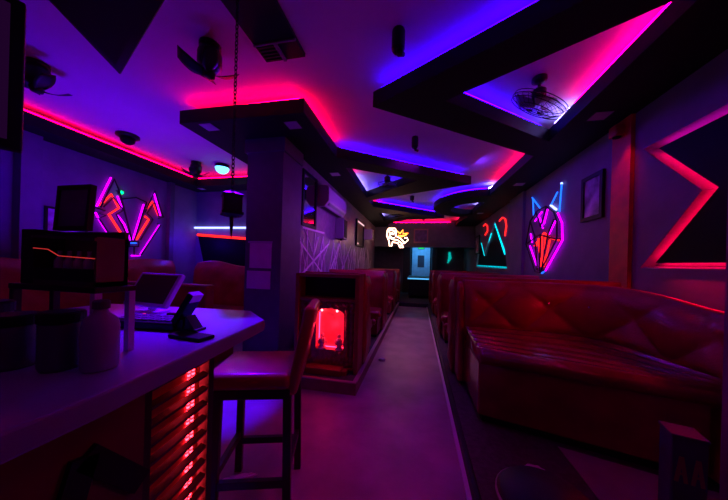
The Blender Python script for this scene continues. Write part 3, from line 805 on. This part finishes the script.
def figurine(x, label):
    o = thing('figurine', label, 'ornament', (-1.015 + x, YF + .085, PZ + .24), 0, 'ornaments in the glowing niche')
    MB().lathe([(.045, 0), (.05, .01), (.03, .03), (.035, .08), (.045, .11), (.02, .14)], n=14).build('body', 'frond', o, 0, True)
    MB().ball((0, 0, .16), .024, 1.1, 12).build('head', 'frond', o, 0, True)
    m = MB()
    for k in range(6):
        a = k * PI / 3; m.tube([(0, 0, .05), (.05 * math.cos(a), .035 * math.sin(a), .07), (.06 * math.cos(a), .04 * math.sin(a), .11)], .007, 6, rs=[.008, .012, .002])
    m.build('petals', 'frond', o, 0, True)
figurine(-.08, 'small petalled ornament on the left of the glowing niche')
figurine(.13, 'small petalled ornament on the right of the glowing niche')

# ------------------------------------------------------------------ fox masks
def fox(name, label, plane, conv, loc, sets):
    """each set: part name, material, radius, list of polylines in crop pixels"""
    t = thing(name, label, 'neon sign', loc)
    L = Vector(loc)
    for part, m, r, offs, lines in sets:
        for l in lines:
            pts = []
            for q in l:
                p = conv(*q) - L; p.x += offs; pts.append(p)
            tb = MB().tube(pts, r, 6).build(part, m, t)
            if part == 'black_tube' and r > 0:
                q = pts[len(pts) // 2]; MB().tube([(.004 * (1 if offs > 0 else -1), q.y, q.z), q], .008, 6).build('wall_peg', 'black', tb)
    return t
cl = lambda x, y: at(80 + x / 5, 160 + y / 5, 'x', XL)
fox('fox_mask_light', 'purple and red neon fox mask on the lounge wall behind the counter', 'x', cl, (XL, 3.9, 2.1), (
    ('black_tube', 'black', .014, .075, [[(85, 238), (155, 95), (180, 155), (205, 250), (245, 405)], [(195, 195), (265, 188), (318, 212)], [(310, 262), (360, 155), (402, 287), (375, 292)],
        [(255, 405), (290, 300), (318, 215)], [(232, 408), (278, 408), (278, 432), (232, 432), (232, 408)], [(255, 432), (255, 472), (290, 474), (388, 326), (372, 318)],
        [(62, 238), (110, 255), (75, 266), (112, 278), (78, 292), (138, 382), (110, 380), (180, 385)], [(100, 235), (150, 188), (203, 252), (165, 272), (225, 385)], [(318, 268), (357, 215), (382, 285)], [(322, 270), (350, 296), (285, 400)]]),
    ('red_neon', 'neon_red', .017, .03, [[(92, 228), (150, 172), (188, 240), (138, 272), (210, 385)], [(318, 256), (355, 208), (388, 278)], [(318, 282), (338, 296), (276, 398)]]),
    ('magenta_neon', 'neon_mag', .012, .03, [[(76, 232), (148, 88)], [(180, 180), (205, 245)], [(180, 275), (215, 320), (245, 400)], [(258, 400), (312, 222)], [(364, 165), (396, 278)], [(70, 262), (90, 300), (135, 372)], [(250, 478), (292, 478), (392, 325)]]),
    ('blue_neon', 'neon_blue', .012, .03, [[(238, 415), (275, 415)]]),
))
cr_ = lambda x, y: at(470 + x / 4.545, 170 + y / 4.545, 'x', XR)
fox('fox_mask_light', 'neon fox mask with blue ears on the right wall beyond the post', 'x', cr_, (XR, 5.3, 2.1), (
    ('black_tube', 'black', .014, -.07, [[(292, 232), (325, 185), (365, 165), (402, 188), (418, 235), (418, 312), (338, 466), (315, 462), (272, 337), (292, 232)], [(318, 190), (340, 258), (368, 168)],
        [(292, 232), (312, 300)], [(405, 222), (372, 300)], [(272, 337), (335, 295), (418, 315)], [(312, 300), (326, 455)], [(372, 305), (345, 455)], [(340, 290), (335, 460)]]),
    ('magenta_neon', 'neon_mag', .013, -.03, [[(303, 232), (335, 190)], [(362, 178), (345, 245)], [(325, 215), (340, 265)], [(283, 290), (290, 330)], [(280, 345), (315, 445)], [(398, 232), (368, 292)], [(408, 195), (428, 240), (430, 320), (352, 458)], [(395, 330), (360, 400)]]),
    ('red_neon', 'neon_red', .012, -.03, [[(318, 312), (331, 440)], [(337, 300), (337, 445)], [(352, 305), (343, 440)], [(372, 318), (348, 430)], [(300, 345), (325, 312), (345, 285), (378, 310), (414, 320)], [(320, 320), (312, 345)]]),
    ('blue_neon', 'neon_blue', .012, -.03, [[(290, 125), (326, 172)], [(294, 132), (297, 208)], [(427, 60), (416, 190)], [(407, 100), (376, 162)], [(345, 462), (335, 470)]]),
    ('ear_tip', 'neon_ice', .018, -.03, [[(376, 160), (402, 180)], [(426, 58), (427, 64)]]),
))

# ------------------------------------------------------------------ wall pictures and fittings
def frame_on_x(name, label, x, y0, y1, z0, z1, sgn, m='art', fw=.05, cat='picture', d=.035):
    t = thing(name, label, cat, (x, (y0 + y1) / 2, (z0 + z1) / 2))
    w, h = (y1 - y0) / 2, (z1 - z0) / 2
    MB().prism([(-w, -h), (w, -h), (w, h), (-w, h)], 0, sgn * d, [[(-w + fw, -h + fw), (w - fw, -h + fw), (w - fw, h - fw), (-w + fw, h - fw)]], lambda a, b, c: (c, a, b)).build('frame', 'black', t)
    MB().box(min(0, sgn * d * .5), max(0, sgn * d * .5), -w + fw, w - fw, -h + fw, h - fw).build('panel', m, t)
    return t
frame_on_x('picture_frame', 'black framed blue violet print on the right wall beside the red post', XR, 3.68, 4.1, 2.03, 2.62, -1)
frame_on_x('mirror', 'tall framed mirror on the left wall next to the pillar', XP, 3.84, 4.42, 1.98, 2.88, 1, 'mirror', .05, 'mirror')
frame_on_x('picture_frame', 'dark framed panel on the right wall beyond the cyan niche', XR, 10.2, 10.9, 1.9, 2.6, -1, 'art')
t = thing('air_conditioner', 'long wall air conditioner above the left booths', 'air conditioner', (XP, 5.05, 2.42))
pf = [(0, 0), (.16, 0), (.24, .10), (.24, .34), (.20, .38), (0, .38)]
MB().prism(pf, -.58, .58, (), lambda a, b, c: (a, c, b)).build('casing', 'ac', t, .012)
MB().bar((.215, -.5, .052), (.215, .5, .052), .05, .008, (.8, 0, -.6)).build('air_flap', 'grey', t)
MB().box(.05, .14, -.5, .5, -.006, .001).build('intake_grille', 'black', t)
t = thing('wall_speaker', 'dark box speaker on the left wall below the air conditioner', 'speaker', (XP, 5.75, 1.95))
MB().box(0, .2, -.16, .16, 0, .46).build('cabinet', 'grey', t, .012)
MB().box(.2, .206, -.13, .13, .03, .43).build('grille', 'black_matte', t)
MB().tube([(.1, 0, -.03), (.1, 0, 0)], .03).build('bracket', 'black', t)
t = frame_on_x('television', 'wall television with a bright edge on the left wall past the air conditioner', XP, 7.5, 8.5, 1.95, 2.75, 1, 'screen', .04, 'television', .06)
MB().box(.061, .064, -.45, .45, .30, .35).box(.061, .064, -.45, -.30, -.35, -.31).build('lit_strip', 'tv_warm', t)
t = thing('wall_speaker', 'violet box speaker at the far end of the left wall', 'speaker', (XP, 8.85, 2.25))
MB().box(0, .3, -.15, .15, 0, .35).build('cabinet', 'lilac', t, .012)
MB().box(.3, .306, -.12, .12, .03, .32).build('grille', 'grey', t)
t = thing('wall_lamp', 'warm lit lamp at the far end of the left wall', 'lamp', (XP, 9.6, 2.35))
MB().box(0, .04, -.08, .08, 0, .3).build('back_plate', 'black', t)
MB().box(.04, .16, -.1, .1, .02, .28).build('shade', emat('warm lamp', (1, .6, .5), 3.0), t)

# notices on the pillar
def notice(u0, v0, u1, v1, label):
    a, b = at(u0, v0, 'y', 3.175), at(u1, v1, 'y', 3.175)
    tag(MB().box(a.x, b.x, 3.174, 3.182, b.z, a.z).build('paper_notice', 'paper'), label, 'notice', 'paper notices on the pillar')
notice(250, 243, 271, 268.5, 'upper upright paper notice taped on the pillar')
notice(247, 270.5, 270, 289.5, 'lower wide paper notice taped on the pillar')
a, b = at(248, 241, 'y', 3.17), at(272, 243, 'y', 3.17)
tag(MB().box(a.x, b.x, 3.17, 3.182, b.z, a.z).build('tape_strip', 'lilac'), 'strip of tape over the upper paper notice on the pillar', 'tape')

# post lamp head on the red post
t = thing('speaker_spot', 'small box spotlight at the top of the red post', 'spotlight', (XR - .04, 3.38, 2.86))
MB().box(-.09, 0.0, -.06, .06, 0, .12).build('housing', 'red_post', t, .01)
MB().lathe([(.035, 0), (.04, .01)], (-.045, 0, -.012), 14).build('lens', 'black_gloss', t)

# ------------------------------------------------------------------ lounge on the left
def lounge_sofa(label, path, side, loc):
    t = thing('lounge_sofa', label, 'sofa', loc)
    back_mesh(path, lambda s: 1.28 + .05 * math.sin(s * 9), .02, .45, .15, .1, .3, .26, .03, side=side).build('backrest', 'leather', t, 0, True)
    return t
t = lounge_sofa('tufted red sofa under the neon lines at the far lounge wall', [(-4.72, 4.65), (-2.5, 4.65)], -1, (0, 0, 0))
MB().box(-4.38, -2.5, 4.05, 4.66, .3, .48).build('seat', 'leather', t, .05, True, 4)
MB().box(-4.38, -2.52, 4.1, 4.64, 0, .3).build('base', 'leather_dark', t)
t = lounge_sofa('tufted red sofa under the fox mask along the lounge wall', [(-4.95, 1.2), (-4.95, 4.6)], -1, (0, 0, 0))
MB().box(-4.96, -4.4, 1.2, 3.95, .3, .48).build('seat', 'leather', t, .05, True, 4)
MB().box(-4.94, -4.45, 1.22, 3.93, 0, .3).build('base', 'leather_dark', t)
t = thing('lounge_bench', 'low dark red bench back between the counter and the lounge sofas', 'bench', (-2.9, 2.75, 0))
MB().box(-1.5, .35, 0, .14, .05, 1.06).build('backrest', 'leather', t, .03, True, 3)
MB().box(-1.5, .35, .12, .62, .3, .45).build('seat', 'leather', t, .04, True, 3)
MB().box(-1.45, .30, .1, .58, 0, .3).build('base', 'leather_dark', t)
# neon niche at the far lounge wall
def pw(u, v): return at(u, v, 'y', 5.4)
t = thing('neon_niche', 'slanted lounge wall panel with a pale blue line over a red line', 'neon sign', (0, 5.4, 0))
a, b = pw(195, 228), pw(262, 228); MB().tube([(a.x, -.04, a.z), (b.x, -.04, b.z)], .022, 8).build('blue_line', 'neon_ice', t)
a, b = pw(199, 235), pw(262, 240); MB().tube([(a.x, -.04, a.z), (b.x, -.04, b.z)], .026, 8).build('red_line', 'neon_red', t)
c = [pw(199, 236), pw(262, 241), pw(262, 270), pw(206, 270)]
MB().prism([(p.x, p.z) for p in c], -.03, -.001, (), lambda a, b, c: (a, c, b)).build('dark_panel', 'black_gloss', t)
struct(MB().box(-5.35, -5.2, 2.45, 2.65, 0, ZS0).build('pilaster_lounge', 'wall'))
struct(MB().box(-5.35, -5.25, 4.62, 4.72, 0, ZS0).build('trim_7', 'wall_dark'))
t = thing('spot_lamp', 'tiny blue spot lamp on the lounge wall near the television', 'spotlight', tuple(at(27, 167, 'x', XL + .05)))
MB().ball((0, 0, 0), .03, 1, 10).build('lens', 'spot_blue', t); MB().box(-.05, -.02, -.03, .03, -.03, .03).build('base', 'black', t)
t = thing('laser_lamp', 'tiny green laser lamp between the fox ears on the lounge wall', 'spotlight', tuple(at(121.5, 192.5, 'x', XL + .05)))
MB().ball((0, 0, 0), .03, 1, 10).build('lens', 'spot_green', t); MB().box(-.06, -.02, -.03, .03, -.03, .03).build('base', 'black', t)
frame_on_x('picture_frame', 'dim framed print low on the lounge wall behind the display case', XL, 2.75, 3.25, 1.7, 2.1, 1, 'art', .03)

# ------------------------------------------------------------------ far end
t = thing('tiger_neon_sign', 'glowing white and orange neon animal sign hanging at the far beam', 'neon sign', (-.72, 9.05, 2.35))
cz = lambda x, y: at(370 + x / 5, 210 + y / 5, 'y', 9.05) - Vector((-.72, 9.05, 2.35))
def neon(pts, m, part, r=.022): MB().tube([cz(*p) for p in pts], r, 6).build(part, m, t)
neon([(88, 100), (95, 92), (125, 92), (132, 105), (128, 130), (150, 140), (175, 165), (190, 150), (185, 138), (172, 140)], 'neon_white', 'body_tube')
neon([(88, 100), (85, 130), (95, 155), (98, 180), (108, 180), (112, 160), (140, 165), (150, 188), (165, 188), (160, 168), (175, 165)], 'neon_white', 'body_tube')
neon([(92, 104), (110, 100), (126, 108), (118, 122), (100, 120), (95, 138), (118, 148), (138, 150), (158, 166), (155, 180)], 'neon_white', 'body_tube')
neon([(95, 110), (105, 118), (115, 110)], 'neon_white', 'face_tube', .016)
neon([(100, 130), (112, 140), (125, 138)], 'neon_white', 'face_tube', .016)
neon([(135, 105), (150, 118), (165, 100), (165, 120), (190, 115), (170, 130), (150, 128)], 'neon_orange', 'flame_tube')
neon([(140, 125), (155, 135), (185, 122)], 'neon_orange', 'flame_tube', .016)
MB().tube([(0, 0, .18), (0, 0, ZC - 2.35)], .008).build('wire', 'black', t)
a, b = at(414, 229, 'y', YBEAM), at(428, 243, 'y', YBEAM)
t = thing('picture_frame', 'square framed dark print on the beam over the far doorway', 'picture', ((a.x + b.x) / 2, YBEAM, (a.z + b.z) / 2))
w = (b.x - a.x) / 2; h = (a.z - b.z) / 2
MB().prism([(-w, -h), (w, -h), (w, h), (-w, h)], -.04, 0, [[(-w + .05, -h + .05), (w - .05, -h + .05), (w - .05, h - .05), (-w + .05, h - .05)]], lambda a, b, c: (a, c, b)).build('frame', mat('pinkish frame', (.4, .15, .2), .5), t)
MB().box(-w + .05, w - .05, -.02, 0, -h + .05, h - .05).build('print', mat('indigo print', (.10, .05, .22), .4, noise=.6), t)

t = thing('pool_table', 'dark pool table with a bright cyan cloth at the end of the aisle', 'pool table', (.12, 10.4, PZ))
MB().box(-.47, .47, .1, 1.9, .10, .74).build('body', 'black', t, .02)
MB().box(-.52, .52, 0, 2.0, .74, .83).build('rail', emat('pool rail placeholder', (0, 0, 0), 0) if False else M['cloth'], t, .015)
MB().box(-.42, .42, .1, 1.9, .83, .835).build('cloth', 'cloth', t)
for sx in (-.4, .4):
    for yy in (.2, 1.8): MB().box(sx - .06, sx + .06, yy - .06, yy + .06, 0, .10).build('leg', 'black', t)
MB().box(-.50, .50, -.01, .01, .76, .80).build('front_glow', emat('cyan rail glow', (.1, .5, 1.0), 1.3), t)  # added glow brightens the cyan table edge; the rail has no lamp

d0, d1 = at(412.5, 246, 'y', YB - .03), at(429.5, 276, 'y', YB - .03)
dr = struct(MB().box(d0.x, d1.x, YB - .03, YB - .001, PZ, d0.z).build('door_1', mat('pale blue door', (.4, .62, .85), .5, noise=.1)))
MB().box(d0.x + .28, d1.x - .28, YB - .05, YB - .031, 1.35, 1.95).build('door_poster', 'curtain', dr)
MB().box(d0.x - .06, d0.x, YB - .06, YB - .001, PZ, d0.z + .06).box(d1.x, d1.x + .06, YB - .06, YB - .001, PZ, d0.z + .06).build('door_frame', 'black', dr)
t = thing('exit_sign', 'small green lit sign above the blue far door', 'sign', ((d0.x + d1.x) / 2, YB - .08, d0.z - .16))
MB().box(-.16, .16, -.02, .045, 0, .14).build('box', 'black', t); MB().box(-.14, .14, -.024, -.02, .015, .125).build('face', 'exit', t)
# dark columns and partition beside the door
struct(MB().box(d0.x - .40, d0.x - .06, YB - 1.0, YB - .06, PZ, 2.6).build('pilaster_back', 'plinth'))
struct(MB().box(d1.x + .06, d1.x + .28, YB - 1.0, YB - .06, PZ, 2.6).build('pilaster_back_right', 'plinth'))
p = at(449, 257, 'y', YB - .1)
t = thing('wall_light', 'small teal glowing wall light on the dark far wall', 'lamp', (p.x, YB, p.z))
MB().tube([(-.05, -.05, -.3), (.05, -.05, -.05), (.02, -.05, .25)], .07, 8, rs=[.03, .09, .05]).build('glow_body', emat('teal glow', (.0, .45, .4), .9), t, 0, True)
MB().box(-.05, .05, -.05, 0, -.05, .05).build('bracket', 'black', t)

# ------------------------------------------------------------------ lights
def fill_and_fixture_lights():  # mostly added fill lights without a fitting; post and shrine lamps sit at theirs
    V, B, R_, P = (.32, .03, 1.0), (.08, .02, 1.0), (1.0, .0, .08), (.7, .05, .75)
    area('wash_violet_front', (-.3, -1.2, 3.2), (-.2, 2.0, 0), .8, 1.6, (.4, .0, .75))
    spot('floor_magenta', (.1, 1.4, 3.0), (-.5, 1.85, 0), 42, 40, (.9, .0, .42), .1, 1)
    spot('aisle_near_violet', (.0, 2.3, 3.0), (-.05, 2.5, 0), 40, 28, (.35, .0, 1.0), .1, 1)
    area('sofa_red_edge', (2.15, 2.2, 1.385), (1.8, 2.2, 1.1), 1.2, 4.5, (1.0, .0, .04), .03)  # added light in place of the niche's red glow on the sofa top
    area('wash_red_right', (1.3, .6, 3.0), (1.4, 2.6, .8), .4, 1.8, (1.0, .0, .06))
    spot('post_red', (2.02, 3.2, 2.9), (2.16, 3.4, 1.9), 60, 9, (1.0, .02, .04), .03, 1)
    spot('counter_blue', (-1.9, 2.2, 3.2), (-1.02, 1.05, 1.1), 22, 2000, (.10, .0, 1.0), .1, 1)
    area('wash_blue_lounge', (-3.9, 2.6, 1.6), (-4.2, 3.2, 3.25), .5, 26, (.09, .0, 1.0))
    point('lounge_wall_blue', (-4.9, 4.95, 1.8), 10, (.04, .0, 1.0), .1)
    point('lounge_sofa_red', (-3.8, 3.6, 1.9), 2, (1.0, .0, .1), .1)
    spot('lounge_floor_blue', (-3.0, 2.6, 2.7), (-2.02, 2.22, 0), 28, 1000, (.06, .0, 1.0), .03, .5)
    spot('aisle_wash', (-.1, 7.4, 3.0), (-.1, 5.6, 0), 55, 80, (1.0, .25, .6))
    area('aisle_violet', (-.2, 4.6, 3.2), (-.1, 4.0, 0), .4, 7, (.4, .0, .9))
    point('far_hall', (.3, 9.2, 2.6), 1.0, (.8, .3, .6), .1)
    area('far_door_blue', (.15, 12.6, 2.5), (.15, 13.6, 1.2), .4, 16, (.12, .5, 1.0))
    point('wall_pink_left', (-1.3, 7.8, 2.2), 3, (1.0, .4, .6), .1)
    area('mirror_wall_violet', (-.7, 4.8, 2.3), (-1.85, 5.2, 1.7), .3, 13, (.35, .04, 1.0))
    area('right_wall_blue', (.9, 5.0, 3.2), (2.2, 5.3, 2.0), .3, 5, (.12, .02, 1.0))
    point('shrine_red', (-.99, YF + .05, .5 + PZ), 1.2, (1.0, .02, .06), .02)
fill_and_fixture_lights()

w = bpy.data.worlds.new('world'); scene.world = w; w.use_nodes = True
w.node_tree.nodes['Background'].inputs[0].default_value = (.02, .005, .04, 1)
w.node_tree.nodes['Background'].inputs[1].default_value = .1
vs = scene.view_settings
scene.display_settings.display_device = 'sRGB'
vs.view_transform = 'Standard'; vs.look = 'None'; vs.gamma = 1; vs.exposure = 0; vs.use_curve_mapping = False
scene.cycles.use_denoising = True
scene.cycles.max_bounces = 6
scene.cycles.sample_clamp_indirect = 4
